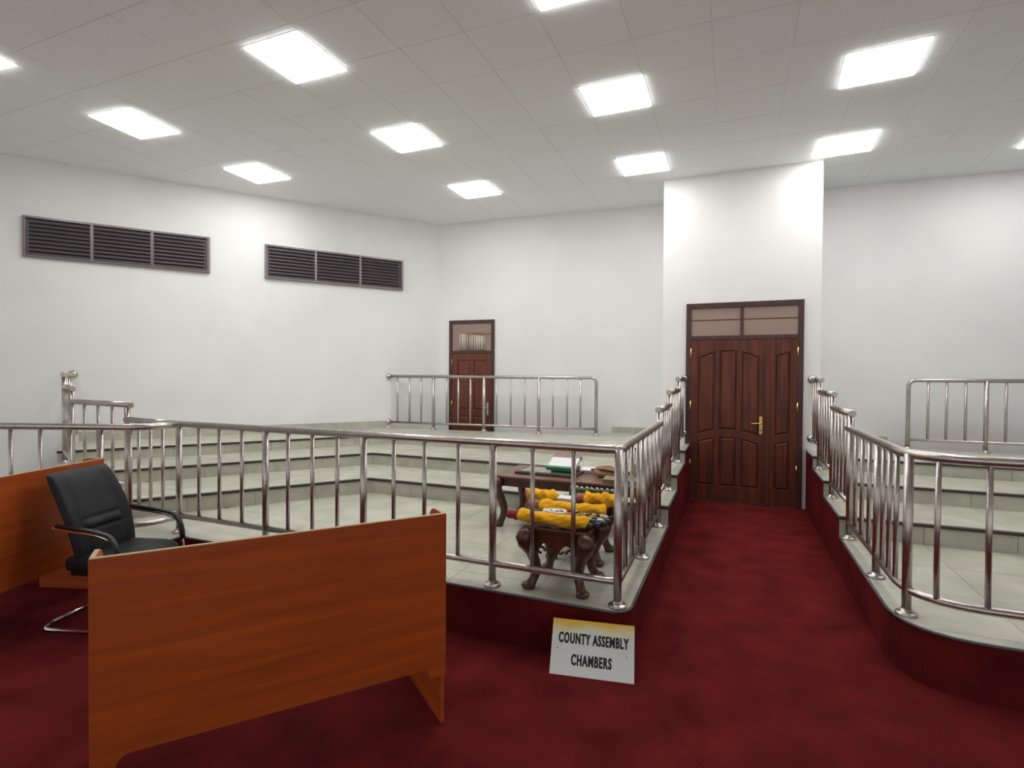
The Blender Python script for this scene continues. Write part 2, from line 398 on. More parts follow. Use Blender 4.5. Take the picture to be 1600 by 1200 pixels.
pr_ = empty('floor_platform_right')
tag(pr_, 'stepped tiled platform right of the aisle with a rounded carpeted corner', 'platform', kind='structure')
XR = 7.0
front_right = [Vector((AR, YC))] + arc_corner((AR,YC),(AR,YFR),(XR,YFR),.40) + [Vector((XR, YFR))]
back_r = [Vector((XR, 8.06)), Vector((2.12, 8.06)), Vector((2.12, yb(2.12))), Vector((XC1, yb(XC1))), Vector((XC1, YC)), Vector((AR, YC))]
MB().prism(front_right[1:] + back_r, 0, Z0-ft, 0, 1).build('carpeted_base', [M['carpet'], M['grout']], pr_)
for k in range(3):
    MB().prism([Vector((AR, YR[k])), Vector((XR, YR[k]))] + back_r, ZL[k]-ft, ZL[k+1]-ft, 0, 1).build('tier_body', [M['carpet'], M['grout']], pr_)
XV = 4.6     # tiles laid as far as the picture reaches
reg0 = front_right[1:-1] + [Vector((XV, YFR)), Vector((XV, YR[0])), Vector((AR, YR[0]))]
tile_region([(p.x,p.y) for p in reg0], Z0, ft, (AR, YR[0]), 0, .6, .6, .003, M['tile'], pr_, 'floor_tile')
for k in range(3):
    reg = [Vector((AR, YR[k])), Vector((XV, YR[k]))] + ([Vector((XV, YR[k+1])), Vector((AR, YR[k+1]))] if k < 2 else [Vector((XV, 8.06))] + back_r[1:])
    tile_region([(p.x,p.y) for p in reg], ZL[k+1], ft, (AR, YR[k]), 0, .6, .6, .003, M['tile'], pr_, 'tread_tile')
    riser_run((AR, YR[k]), (XV, YR[k]), ZL[k], ZL[k+1]-ft, pr_)
    nosing([Vector((AR, YR[k])), Vector((XV, YR[k]))], ZL[k+1], pr_)
MB().tube(edge_path(front_right[1:], Z0-.004), .009, 6).build('edge_trim', M['edge'], pr_)
MB().tube([(AR, YR[0], Z0-.004), (AR, front_right[1].y, Z0-.004)], .009, 6).build('edge_trim', M['edge'], pr_)
for k in range(3):
    yb1 = YR[k+1] if k < 2 else YC
    MB().tube([(AR, YR[k], ZL[k+1]-.004), (AR, yb1-.001, ZL[k+1]-.004)], .009, 6).build('edge_trim', M['edge'], pr_)
# tiled skirting on the walls of the top tier: separate pieces
def skirting(name, a, b_, z, label, hgt=.125):
    a = Vector(a); b_ = Vector(b_); d = b_-a; Ln = d.length; d.normalize()
    root = empty(name); tag(root, label, 'skirting', kind='structure')
    cnt = max(1, round(Ln/.6)); st = Ln/cnt
    me = MB().box(.0015, st-.0015, -.012, 0, z, z+hgt).mesh('skirting_tile', M['riser'])
    for j in range(cnt): inst('skirting_tile', me, root, (a.x+d.x*st*j, a.y+d.y*st*j, 0), (0,0,math.atan2(d.y, d.x)))
skirting('baseboard_left', EP[4]+tW*.12, rear_wall-tW*.06, Z3, 'tiled skirting along the foot of the slanted side wall')
skirting('baseboard_back', (-1.70, yb(-1.70)), (XC0, yb(XC0)), Z3, 'tiled skirting between the rear railing and the door pier', .10)
skirting('baseboard_right', (XC1, yb(XC1)), (2.12, yb(2.12)), Z3, 'tiled skirting right of the door pier', .10)

# ------------------------------------------------------------------ railings
RT, RB, RP, RBAL = .028, .023, .025, .015
POST_ME = {}
def flange(p, z, parent, axis='z'):
    MB().lathe([(.056,0),(.056,.010),(.050,.016),(.030,.017),(.030,.034),(.0235,.036)], (p[0],p[1],z), 20).build('flange', M['steel'], parent)
def post(p, z0, z1, parent, base=True):
    o = MB().cyl((p[0],p[1],z0), (p[0],p[1],z1), RP, 14).build('post', M['steel'], parent)
    if base: flange(p, z0, o)
    return o
def bal(p, z0, z1, parent):
    k = round(z1-z0, 4)
    if k not in POST_ME: POST_ME[k] = MB().cyl((0,0,0), (0,0,k), RBAL, 10).mesh('baluster', M['steel'])
    inst('baluster', POST_ME[k], parent, (p[0],p[1],z0))
def rail(path, r, name, parent, ball=()):
    return MB().tube(path, r, 14).build(name, M['steel'], parent)
def endcap(p, d, r, parent):
    p = Vector(p); d = Vector(d).normalized()
    MB().tube([p, p+d*.006, p+d*.012], r, 14, rfun=lambda t: r*(1.12 if t < .6 else .9)).build('end_cap', M['steel'], parent)
def wall_rose(p, d, parent):
    p = Vector(p); d = Vector(d).normalized()
    MB().tube([p, p+d*.012, p+d*.02, p+d*.05], .05, 20, rfun=lambda t: .055 if t < .5 else (.045 if t < .8 else .03)).build('wall_rose', M['steel'], parent)
BH = .145      # bottom rail above its tier
def lin(a, b_, n): return [Vector(a).lerp(Vector(b_), (j+1)/(n+1)) for j in range(n)]

# --- railing around the left platform: front run and stepped aisle run
rl = empty('railing', (0,0,0))
tag(rl, 'steel railing of the left platform, along its front and stepping up the aisle', 'railing')
XA = AL-.08; YA = YF+.08
rail(fillet([(-4.27,YA,ZT[0]), (XA,YA,ZT[0]), (XA,YL[0]+.02,ZT[0])], .07), RT, 'top_rail', rl)
rail(fillet([(-4.27,YA,Z0+BH), (XA,YA,Z0+BH), (XA,YL[0]-.1,Z0+BH)], .07), RB, 'bottom_rail', rl)
for x in (-4.273, -3.281, -2.337, -1.311, -.495): post((x, YA), Z0, ZT[0], rl)
for x in (-4.03,-3.79,-3.536,-3.05,-2.809,-2.574,-2.078,-1.827,-1.565,-1.037,-.77): bal((x, YA), Z0+BH, ZT[0], rl)
def aisle_run(X, ys, zsteps, y_first, parent):
    """ys: posts along the aisle; steps at posts ys[2], ys[3], ys[4]; last run ends at the pier"""
    post((X, ys[1]), Z0, ZT[0], parent)
    for k in range(3):
        post((X, ys[2+k]), ZL[k], ZT[k+1], parent)
        y_end = ys[3+k] if k < 2 else YC
        rail([(X, ys[2+k]-.05, ZT[k+1]), (X, y_end+(.01 if k < 2 else -.002), ZT[k+1])], RT, 'top_rail', parent)
        endcap((X, ys[2+k]-.05, ZT[k+1]), (0,-1,0), RT, parent)
        rail([(X, ys[2+k], ZL[k+1]+BH), (X, y_end-(0 if k < 2 else .002), ZL[k+1]+BH)], RB, 'bottom_rail', parent)
        n = 4 if k < 2 else 3
        for q in lin((X, ys[2+k], 0), (X, y_end, 0), n): bal((q.x, q.y), ZL[k+1]+BH, ZT[k+1], parent)
    wall_rose((X, YC, ZT[3]), (0,-1,0), parent); wall_rose((X, YC, Z3+BH), (0,-1,0), parent)
    for a, b_ in ((ys[0], ys[1]), (ys[1], ys[2])):
        for q in lin((X, a, 0), (X, b_, 0), 3): bal((q.x, q.y), Z0+BH, ZT[0], parent)
aisle_run(XA, [YA, 3.734, 4.66, 5.50, 6.48], None, None, rl)

# --- stepped railing up to the slanted side wall
rs = empty('railing')
tag(rs, 'short steel railing stepping up to the slanted side wall', 'railing')
def at_off(o):
    for i in range(4):
        a, b_ = nW.dot(E[i]), nW.dot(E[i+1])
        if (a+o)*(b_+o) <= 0: return E[i].lerp(E[i+1], (a+o)/(a-b_))
sp_ = [Vector((-4.33, 2.81))] + [at_off(o-.03) for o in OF] + [E[4]]
for k in range(4):
    a, b_ = sp_[k], sp_[k+1]; d = (b_-a).normalized()
    s_ = a - d*(.05 if k else 0); e_ = b_ + d*(.02 if k < 3 else 0)
    rail([(s_.x,s_.y,ZT[k]), (e_.x,e_.y,ZT[k])], RT, 'top_rail', rs)
    rail([(a.x,a.y,ZL[k]+BH), (b_.x,b_.y,ZL[k]+BH)], RB, 'bottom_rail', rs)
    if k: endcap((s_.x,s_.y,ZT[k]), (-d.x,-d.y,0), RT, rs)
    if k: post(a, ZL[k-1], ZT[k], rs)
    for q in lin((a.x,a.y,0), (b_.x,b_.y,0), 3): bal((q.x,q.y), ZL[k]+BH, ZT[k], rs)
wall_rose((E[4].x,E[4].y,ZT[3]), (nW.x,nW.y,0), rs); wall_rose((E[4].x,E[4].y,Z3+BH), (nW.x,nW.y,0), rs)

# --- railing of the jutting floor edge at the far left
rj = empty('railing')
tag(rj, 'steel railing with a rounded corner behind the leather chair, running out to the left', 'railing')
jc = Vector((-4.24, 2.47)); jend = jc + dLR*2.6; jpath = [(-4.24,2.765), (jc.x,jc.y), (jend.x,jend.y)]
rail(fillet([(x,y,ZT[0]) for x, y in jpath], .16), RT, 'top_rail', rj)
rail(fillet([(x,y,Z0+BH) for x, y in jpath], .16), RB, 'bottom_rail', rj)
for j in range(11):
    q = jc + dLR*(.10+.245*j)
    (post(q, Z0, ZT[0], rj) if j % 4 == 1 else bal(q, Z0+BH, ZT[0], rj))

# --- rear railing, left
rr = empty('railing')
tag(rr, 'pale steel railing at the back in front of the small door', 'railing')
ra, rb = Vector((-5.386,7.396)), Vector((-1.82,7.75)); rd = (rb-ra).normalized(); ZB = .86
Ls = (rb-ra).length
rail(fillet([(ra.x,ra.y,ZT[3]), (rb.x,rb.y,ZT[3]), (rb.x,rb.y,Z3)], .09), RP, 'top_rail', rr)
rail([(ra.x,ra.y,ZB), (rb.x,rb.y,ZB)], .018, 'bottom_rail', rr)
flange(rb, Z3, rr)
for s_ in (.849, 1.752, 2.677): post(ra+rd*s_, Z3, ZT[3], rr)
for s_ in (.176,.407,.624,1.094,1.301,1.517,1.972,2.211,2.446,2.905,3.13,3.341): bal(ra+rd*s_, ZB, ZT[3], rr)
wall_rose((ra.x,ra.y,ZT[3]), (rd.x,rd.y,0), rr); wall_rose((ra.x,ra.y,ZB), (rd.x,rd.y,0), rr)

# --- railing of the right platform
rg = empty('railing')
tag(rg, 'steel railing of the right platform with a rounded corner at the aisle', 'railing')
XB = AR+.06; YB_ = YFR+.08
rail(fillet([(XR-2.2,YB_,ZT[0]), (XB,YB_,ZT[0]), (XB,YR[0]+.02,ZT[0])], .36, 12), RT, 'top_rail', rg)
rail(fillet([(XR-2.2,YB_,Z0+BH), (XB,YB_,Z0+BH), (XB,YR[0]-.1,Z0+BH)], .36, 12), RB, 'bottom_rail', rg)
ysr = [3.36, 3.98, 4.92, 5.80, 6.66]
post((XB+.02, 3.36), Z0, ZT[0], rg)
aisle_run(XB, ysr, None, None, rg)
for j, x in enumerate((1.17, 1.375, 1.60, 1.83, 2.06, 2.29, 2.52, 2.75, 2.98)):
    y = YB_ + (.055 if j == 0 else 0)
    (post((x, y), Z0, ZT[0], rg) if j in (3, 7) else bal((x, y), Z0+BH, ZT[0], rg))

# --- rear railing, right
rq = empty('railing')
tag(rq, 'pale steel railing at the back right of the door pier', 'railing')
YQ = 7.971
rail(fillet([(2.21,YQ,Z3), (2.21,YQ,ZT[3]), (5.4,YQ,ZT[3])], .09), RP, 'top_rail', rq)
rail([(2.21,YQ,.886), (5.4,YQ,.886)], .018, 'bottom_rail', rq)
flange((2.21,YQ), Z3, rq)
for x in (3.008, 3.80): post((x,YQ), Z3, ZT[3], rq)
for x in (2.42,2.611,2.805,3.2,3.4,3.6,4.0,4.2): bal((x,YQ), .886, ZT[3], rq)

# ------------------------------------------------------------------ doors
def strip(mb, x0, x1, fb, ft_, y0, y1, n=10, m=0):
    """a piece between two height curves; front face towards -y (y1 < y0 is the front)"""
    xs = [x0+(x1-x0)*i/n for i in range(n+1)]
    poly = [(x, fb(x)) for x in xs] + [(x, ft_(x)) for x in reversed(xs)]
    mb.plate(poly, (0,y0,0), (1,0,0), (0,0,1), (0,y1-y0,0), m)
def raised(mb, x0, x1, fb, ft_, y0, y1, inset=.03, n=10):
    """raised and fielded panel: a sloped border rising to a flat field"""
    xs = [x0+(x1-x0)*i/n for i in range(n+1)]
    xi = [x0+inset+(x1-x0-2*inset)*i/n for i in range(n+1)]
    lo = [(x, y0, fb(x)) for x in xs] + [(x, y0, ft_(x)) for x in reversed(xs)]
    hi = [(x, y1, fb(x)+inset) for x in xi] + [(x, y1, ft_(x)-inset) for x in reversed(xi)]
    k = len(lo)
    mb.add(lo+hi, [(i,(i+1)%k,k+(i+1)%k,k+i) for i in range(k)] + [tuple(range(k,2*k))])
def cst(v): return lambda x: v
d1 = empty('door_1'); tag(d1, 'dark mahogany double door with arched panels at the end of the aisle', 'door', kind='structure')
YD = YC
mb = MB(); fwd = .055
mb.box(XD0, XD0+.065, YD-.035, YD, 0, ZD); mb.box(XD1-.065, XD1, YD-.035, YD, 0, ZD); mb.box(XD0+.065, XD1-.065, YD-.035, YD, ZD-.07, ZD); mb.box(XD0+.065, XD1-.065, YD-.035, YD, 2.17, 2.225)
mb.build('door_frame', M['door_frame'], d1, .004)
xt0, xt1, xtm = XD0+.065, XD1-.065, .22
MB().box(xtm-.02, xtm+.02, YD-.032, YD, 2.225, ZD-.07).build('mullion', M['door_frame'], d1)
for a, b_ in ((xt0, xtm-.02), (xtm+.02, xt1)):
    MB().box(a, b_, YD-.012, YD-.004, 2.225, ZD-.07).build('pane', M['pane'], d1)
    for zz in (2.43,): MB().box(a, b_, YD-.016, YD-.012, zz, zz+.012).build('glazing_bar', M['door_frame'], d1)
def leaf(name, x0, x1, panels, xm, hw, parent, sw=.095, mw=.062, mat='door', ztop=2.17, zs=(.22,.80,.90,1.93), rise=.10, rise2=.075):
    """stile-and-rail leaf; panels columns; the arches share one curve about xm"""
    y0, ys, yp = YD-.010, YD-.030, YD-.024
    root = MB().box(x0, x1, y0, YD-.002, .012, ztop).build(name, M[mat], parent)
    arch = lambda b_, r: (lambda x: b_ + r*(1-((x-xm)/hw)**2))
    zb0, zt0, zb1, zt1 = cst(zs[0]), arch(zs[1], rise2), arch(zs[2], rise2), arch(zs[3], rise)
    f = MB()
    f.box(x0, x0+sw, ys, y0, .012, ztop); f.box(x1-sw, x1, ys, y0, .012, ztop)
    xi0, xi1 = x0+sw, x1-sw
    strip(f, xi0, xi1, cst(.012), zb0, y0, ys); strip(f, xi0, xi1, zt0, zb1, y0, ys, 16); strip(f, xi0, xi1, zt1, cst(ztop), y0, ys, 16)
    wcol = (xi1-xi0-(panels-1)*mw)/panels
    for j in range(panels-1):
        a = xi0+wcol*(j+1)+mw*j
        strip(f, a, a+mw, zb0, zt0, y0, ys, 3); strip(f, a, a+mw, zb1, zt1, y0, ys, 3)
    f.build('stiles_and_rails', M[mat], root, .003)
    for j in range(panels):
        a = xi0+(wcol+mw)*j
        for fb, ft2 in ((zb0, zt0), (zb1, zt1)):
            q = MB(); raised(q, a+.006, a+wcol-.006, (lambda x, fb=fb: fb(x)+.006), (lambda x, ft2=ft2: ft2(x)-.006), y0, yp, .026); q.build('raised_panel', M[mat], root)
    return root
XSPLIT = .535
lf = leaf('door_leaf', xt0, XSPLIT-.003, 3, (xt0+XSPLIT)/2, .38, d1)
lf2 = leaf('side_leaf', XSPLIT+.003, xt1, 1, xt1+.12, .42, d1, .085)
MB().box(XSPLIT-.03, XSPLIT+.03, YD-.040, YD-.030, .012, 2.17).build('meeting_strip', M['door'], d1, .003)
hd = MB().box(XSPLIT-.095, XSPLIT-.055, YD-.040, YD-.030, .93, 1.16).build('handle_plate', M['brass'], lf, .004)
MB().tube(fillet([(XSPLIT-.075, YD-.040, 1.075), (XSPLIT-.075, YD-.085, 1.075), (XSPLIT-.19, YD-.085, 1.07)], .02), .010, 10).build('lever', M['brass'], lf)
MB().cyl((XSPLIT-.075, YD-.036, .985), (XSPLIT-.075, YD-.044, .985), .010, 12).build('keyhole', M['seam'], lf)
for xx in (XD0+.065, XD1-.065):
    for zz in (.42, 1.22, 1.93): MB().cyl((xx, YD-.04, zz), (xx, YD-.04, zz+.13), .008, 8).build('hinge', M['brass'], d1)

d2 = empty('door_2'); tag(d2, 'small red-brown wooden door with a glazed transom behind the rear railing', 'door', kind='structure')
xs0, xs1, zsT, zsL = -4.61, -3.741, 2.652, 2.091
d2.location = ((xs0+xs1)/2, yb((xs0+xs1)/2), 0); d2.rotation_euler = (0,0,math.atan(.058))
hw = (xs1-xs0)/2
mb = MB(); mb.box(-hw, -hw+.06, -.035, .0, 0, zsT); mb.box(hw-.06, hw, -.035, .0, 0, zsT); mb.box(-hw+.06, hw-.06, -.035, 0, zsT-.06, zsT); mb.box(-hw+.06, hw-.06, -.035, 0, zsL-.03, zsL+.02)
mb.build('door_frame', M['door_frame'], d2, .004)
MB().box(-hw+.06, hw-.06, -.014, -.004, zsL+.02, zsT-.06).build('pane', M['pane'], d2)
mb = MB()
for j in range(11):
    x = -hw+.22+j*.046
    mb.tube([(x, -.022, zsL+.03), (x, -.022, zsL+.33-.006*j)], .02, 8)
mb.build('curtain', M['pane_pale'], d2)
MB().box(-hw+.2, hw-.07, -.03, -.016, zsL+.315, zsL+.335).build('curtain_rail', M['tan'], d2)
lf3 = MB().box(-hw+.06, hw-.06, -.012, -.002, .012, zsL-.03).build('door_leaf', M['door2'], d2)
f = MB(); a0, a1 = -hw+.06, hw-.06
f.box(a0, a0+.10, -.028, -.012, .012, zsL-.03); f.box(a1-.10, a1, -.028, -.012, .012, zsL-.03)
xm = (a0+a1)/2; f.box(xm-.045, xm+.045, -.028, -.012, .20, zsL-.15)
for z0_, z1_ in ((.012,.20),(.95,1.07),(1.55,1.66),(zsL-.15,zsL-.03)): f.box(a0+.10, a1-.10, -.0275, -.012, z0_, z1_)
f.build('stiles_and_rails', M['door2'], lf3, .003)
for z0_, z1_ in ((.20,.95),(1.07,1.55),(1.66,zsL-.15)):
    for xa, xb in ((a0+.10, xm-.045), (xm+.045, a1-.10)):
        q = MB(); raised(q, xa+.006, xb-.006, cst(z0_+.006), cst(z1_-.006), -.012, -.024, .025, 2); q.build('raised_panel', M['door2'], lf3)
MB().box(a1-.075, a1-.04, -.038, -.028, .98, 1.2).build('handle_plate', M['steel'], lf3)
MB().tube(fillet([(a1-.058,-.038,1.11),(a1-.058,-.08,1.11),(a1-.17,-.08,1.11)], .02), .010, 10).build('lever', M['steel'], lf3)
for zz in (.4, 1.1, 1.85): MB().cyl((a0,-.04,zz), (a0,-.04,zz+.12), .008, 8).build('hinge', M['brass'], d2)

# ------------------------------------------------------------------ louvred vents in the side wall
def vent(s0, s1, zb, zt, label):
    c = wall_at(S0 + (s0+s1)/2); t = empty('louvre_vent', (c.x, c.y, 0), math.atan2(tW.y, tW.x))
    tag(t, label, 'vent', 'louvred vents in the side wall')
    hw = (s1-s0)/2; fr = .035          # local -y points into the room
    MB().box(-hw, hw, -.006, 0, zb, zt).build('backing', M['louvre'], t)
    mb = MB(); mb.box(-hw, -hw+fr, -.05, -.006, zb, zt); mb.box(hw-fr, hw, -.05, -.006, zb, zt); mb.box(-hw+fr, hw-fr, -.05, -.006, zt-fr*.8, zt); mb.box(-hw+fr, hw-fr, -.05, -.006, zb, zb+fr*.8)
    mb.build('frame', M['louvre'], t, .003)
    iw = 2*hw-2*fr; third = iw/3
    for j in (1, 2): MB().box(-hw+fr+third*j-.018, -hw+fr+third*j+.018, -.048, -.006, zb+.028, zt-.028).build('mullion', M['louvre'], t)
    n = 9; ph = (zt-zb-.056)/n
    me = MB().plate([(-.038,-.003),(.038,-.003),(.038,.003),(-.038,.003)], (-third/2+.022,0,0), (0,math.cos(.75),math.sin(.75)), (0,-math.sin(.75),math.cos(.75)), (third-.044,0,0)).mesh('slat', M['louvre'])
    for j in range(3):
        for k in range(n): inst('slat', me, t, (-hw+fr+third*(j+.5), -.030, zb+.028+ph*(k+.5)))
vent(.718, 2.786, 3.142, 3.659, 'wide dark louvred vent nearer the left edge of the picture')
vent(3.519, 5.719, 3.142, 3.659, 'dark louvred vent nearer the room corner')

# ------------------------------------------------------------------ desks
def desk(A, B, label, group='wooden chamber desks'):
    A = Vector(A); B = Vector(B); d = B-A; Ln = d.length; d.normalize()
    t = empty('desk', (A.x, A.y, 0), math.atan2(d.y, d.x))   # local x along the front panel, +y towards the sitter
    tag(t, label, 'desk', group)
    ht, th = 1.01, .018
    arc = lambda cx, cz, r, a0, a1: [(cx+r*math.cos(a0+(a1-a0)*i/6), cz+r*math.sin(a0+(a1-a0)*i/6)) for i in range(7)]
    poly = [(0,0),(.075,0),(.075,.235)] + arc(.125,.235,.05,PI,PI/2) + arc(Ln-.115,.255,.03,PI/2,0) + [(Ln-.075,.238),(Ln-.004,.238),(Ln,.238),(Ln,ht),(0,ht)]
    MB().plate(poly, (0,0,0), (1,0,0), (0,0,1), (0,th,0)).build('front_panel', M['wood_desk'], t, .001)
    MB().box(.002, Ln-.002, .0005, th-.0005, ht, ht+.003).build('edge_banding', M['edge_band'], t)
    prof = [(th,0),(th,ht),(.12,ht)] + arc(.12,ht-.06,.06,PI/2,.2) + [(.20,.80),(.26,.765),(.52,.765),(.52,0)]
    for x in (0, Ln-th):
        s_ = MB().plate(prof, (x,0,0), (0,1,0), (0,0,1), (th,0,0)).build('side_panel', M['wood_desk'], t, .001)
        MB().box(x+.001, x+th-.001, th, .12, ht, ht+.003).build('edge_banding', M['edge_band'], s_)
    MB().box(th, Ln-th, th, .50, .735, .760).build('desk_top', M['wood_desk'], t, .002)
    return t
desk((-1.965,.80), (-1.128,1.865), 'orange-brown wooden desk in the foreground with a notched front panel')
desk((-3.90,.91), (-4.355,2.255), 'wooden desk behind the black leather chair at the left edge')

# ------------------------------------------------------------------ leather chair
def chair(loc, rz, label):
    t = empty('office_chair', loc, rz); t.scale = (.905,.905,.905); tag(t, label, 'chair')     # local +x is the way it faces
    def rr(u, v, lx, ly, lz, e=.35):
        # superellipsoid patch
        a = 2*PI*u; b_ = PI*(v-.5)
        f = lambda c, p: math.copysign(abs(c)**p, c)
        return (lx*f(math.cos(b_), e)*f(math.cos(a), e), ly*f(math.cos(b_), e)*f(math.sin(a), e), lz*f(math.sin(b_), .6))
    def seat(u, v):
        x, y, z = rr(u, v, .28, .28, .065); z += -.02*max(0, (x-.12)/.15)**2 - .012*math.exp(-((x+.05)/.12)**2-(y/.12)**2)*(1 if z > 0 else 0)
        return (.02+x, y, .46+z)
    MB().grid(seat, 48, 25, 0, True).build('seat', M['leather'], t)
    # backrest: padded shell leaning back, seams pressed into the front
    def bfront(u, v, off=0):
        wv = .285 - .028*max(0, (v-.45)/.55)**1.6 - .03*(1-v)**2
        y = (u*2-1)*wv; z = .47 + v*.635
        lean = -.20 - .20*v - .05*v*v + .05*math.sin(v*PI)*.6
        edge = (1-abs(2*u-1)**6)**.5 * (1-abs(2*v-1)**10)**.5
        th = .062*edge
        yy = abs(y)/wv
        g = .014*math.exp(-((yy-.60)/.05)**2)                                   # side seams
        if yy < .6: g += .013*math.exp(-((v-.46)/.018)**2) + .013*math.exp(-((v-.34)/.018)**2)
        th -= g*edge; th += .014*math.exp(-((v-.40)/.05)**2)*(yy < .6)*edge
        return (lean+.04+th + .035*yy*yy, y, z)
    def bback(u, v):
        x, y, z = bfront(u, v); wv = abs(2*u-1)
        edge = (1-wv**6)**.5 * (1-abs(2*v-1)**10)**.5
        lean = -.20 - .20*v - .05*v*v + .05*math.sin(v*PI)*.6
        return (lean+.04-.035*edge + .035*wv*wv, y, z)
    mb = MB(); mb.grid(bfront, 41, 61); mb.grid(lambda u, v: bback(1-u, v), 41, 31)
    mb.build('backrest', M['leather'], t)
    # sled frame: arm, front leg, floor runner, rear cross tube
    for s_ in (-1, 1):
        y = .315*s_
        MB().tube(fillet([(-.30,.27*s_,.72), (-.27,y,.74), (.10,y,.70), (.22,y,.66), (.26,y,.40), (.27,y,.03), (.20,y,.014), (-.34,y,.014), (-.38,.20*s_,.014)], .07), .013, 10).build('arm_frame', M['chrome'], t)
        MB().tube(fillet([(-.22,y,.757), (.08,y,.727), (.20,y,.69), (.245,y,.60), (.255,y,.50)], .08), .024, 12, squash=.6).build('arm_pad', M['pad'], t)
    MB().tube([(-.38,-.20,.014), (-.38,.20,.014)], .013, 10).build('floor_bar', M['chrome'], t)
    MB().tube([(.262,-.315,.385), (.262,.315,.385)], .012, 10).build('cross_bar', M['chrome'], t)
    MB().box(-.2,.22,-.23,.23,.375,.40).build('seat_base', M['pad'], t)
chair((-3.76, 2.02, 0), .286, 'black leather armchair with chrome arms behind the foreground desk')

# ------------------------------------------------------------------ carved table and stools
def cabriole(mb, x, y, z0, h, ox, oy, r=.034):
    """curved leg: knee bulges outwards (ox, oy), ankle draws in, foot kicks out"""
    P = []
    for i in range(15):
        t = i/14; z = z0+h*(1-t)
        k = .045*math.exp(-((t-.16)/.16)**2) - .03*math.exp(-((t-.68)/.2)**2) + .022*max(0, (t-.8)/.2)**1.5
        P.append((x+ox*k, y+oy*k, z))
    mb.tube(P, r, 10, rfun=lambda t: r*(1.45-.65*t) + .020*math.exp(-((t-.14)/.1)**2) + .014*max(0, (t-.86)/.14))
def curl(mb, c, r, tr, ux, a0=0, a1=1.6*PI, sgn=1):
    u = Vector(ux); P = []
    for i in range(19):
        t = i/18; a = a0+(a1-a0)*t; q = r*(1-.6*t)
        P.append(Vector(c) + u*(q*math.cos(a)*sgn) + Vector((0,0,1))*(q*math.sin(a)))
    mb.tube(P, tr, 8)
def carved_table(name, loc, rz, lx, ly, h, label, cat, top='carved', carve=True, group=None, r=.032):
    t = empty(name, loc, rz); tag(t, label, cat, group)
    top_ = MB()
    top_.prism([(-lx/2,-ly/2),(lx/2,-ly/2),(lx/2,ly/2),(-lx/2,ly/2)], h-.022, h)
    top_.build('table_top', M[top], t, .008)
    MB().box(-lx/2+.02, lx/2-.02, -ly/2+.02, ly/2-.02, h-.04, h-.022).build('moulding', M['carved'], t, .006)
    ix, iy = lx/2-.05, ly/2-.05
    def apron_poly(hl):
        n = 24; lo = []
        for i in range(n+1):
            a = -hl+2*hl*i/n; s_ = abs(a)/hl
            lo.append((a, h-.04-.095-.03*math.cos(s_*PI*2) if carve else h-.04-.06))
        return lo + [(hl, h-.04), (-hl, h-.04)]
    for sg in (-1, 1):
        MB().plate(apron_poly(ix-.02), (0,sg*iy-.011,0), (1,0,0), (0,0,1), (0,.022,0)).build('apron', M['carved'], t)
        MB().plate(apron_poly(iy-.02), (sg*ix-.011,0,0), (0,1,0), (0,0,1), (.022,0,0)).build('apron', M['carved'], t)
    for sx in (-1, 1):
        for sy in (-1, 1):
            mb = MB(); cabriole(mb, sx*ix, sy*iy, 0, h-.03, sx*.8, sy*.8, r)
            lg = mb.build('leg', M['carved'], t)
            MB().lathe([(.022,0),(.034,.006),(.040,.022),(.030,.036)], (sx*(ix+.022), sy*(iy+.022), 0), 12).build('foot', M['carved'], lg)
    if carve:
        for sg in (-1, 1):
            q = MB()
            for xx, s2 in ((-.10,1), (.10,-1)):
                curl(q, (xx, sg*(iy+.012), h-.155), .030, .009, (1,0,0), sgn=s2)
            curl(q, (-.03, sg*(iy+.012), h-.14), .022, .008, (1,0,0), PI, 2.6*PI); curl(q, (.03, sg*(iy+.012), h-.14), .022, .008, (1,0,0), PI, 2.6*PI, -1)
            q.build('carved_scroll', M['carved'], t)
            q = MB(); q.tube([(sg*(ix+.012), -.14, h-.13), (sg*(ix+.016), -.07, h-.15), (sg*(ix+.016), 0, h-.13), (sg*(ix+.016), .07, h-.15), (sg*(ix+.012), .14, h-.13)], .009, 8); q.build('carved_scroll', M['carved'], t)
    return t
HT = .468
carved_table('coffee_table', (-1.20, 4.36, Z0), 0, 1.34, .62, HT, 'long brown wooden table with curved legs behind the carved stools', 'table', 'table_top', False, r=.034)
HS = .405
carved_table('carved_stool', (-.895, 3.03, Z0), -.03, .43, .42, HS, 'carved dark wooden stool nearest the railing corner', 'stool', group='carved stools holding the yellow rolls')
carved_table('carved_stool', (-.935, 3.62, Z0), -.03, .43, .42, HS, 'carved dark wooden stool between the nearer stool and the long table', 'stool', group='carved stools holding the yellow rolls')
ZS = Z0+HS
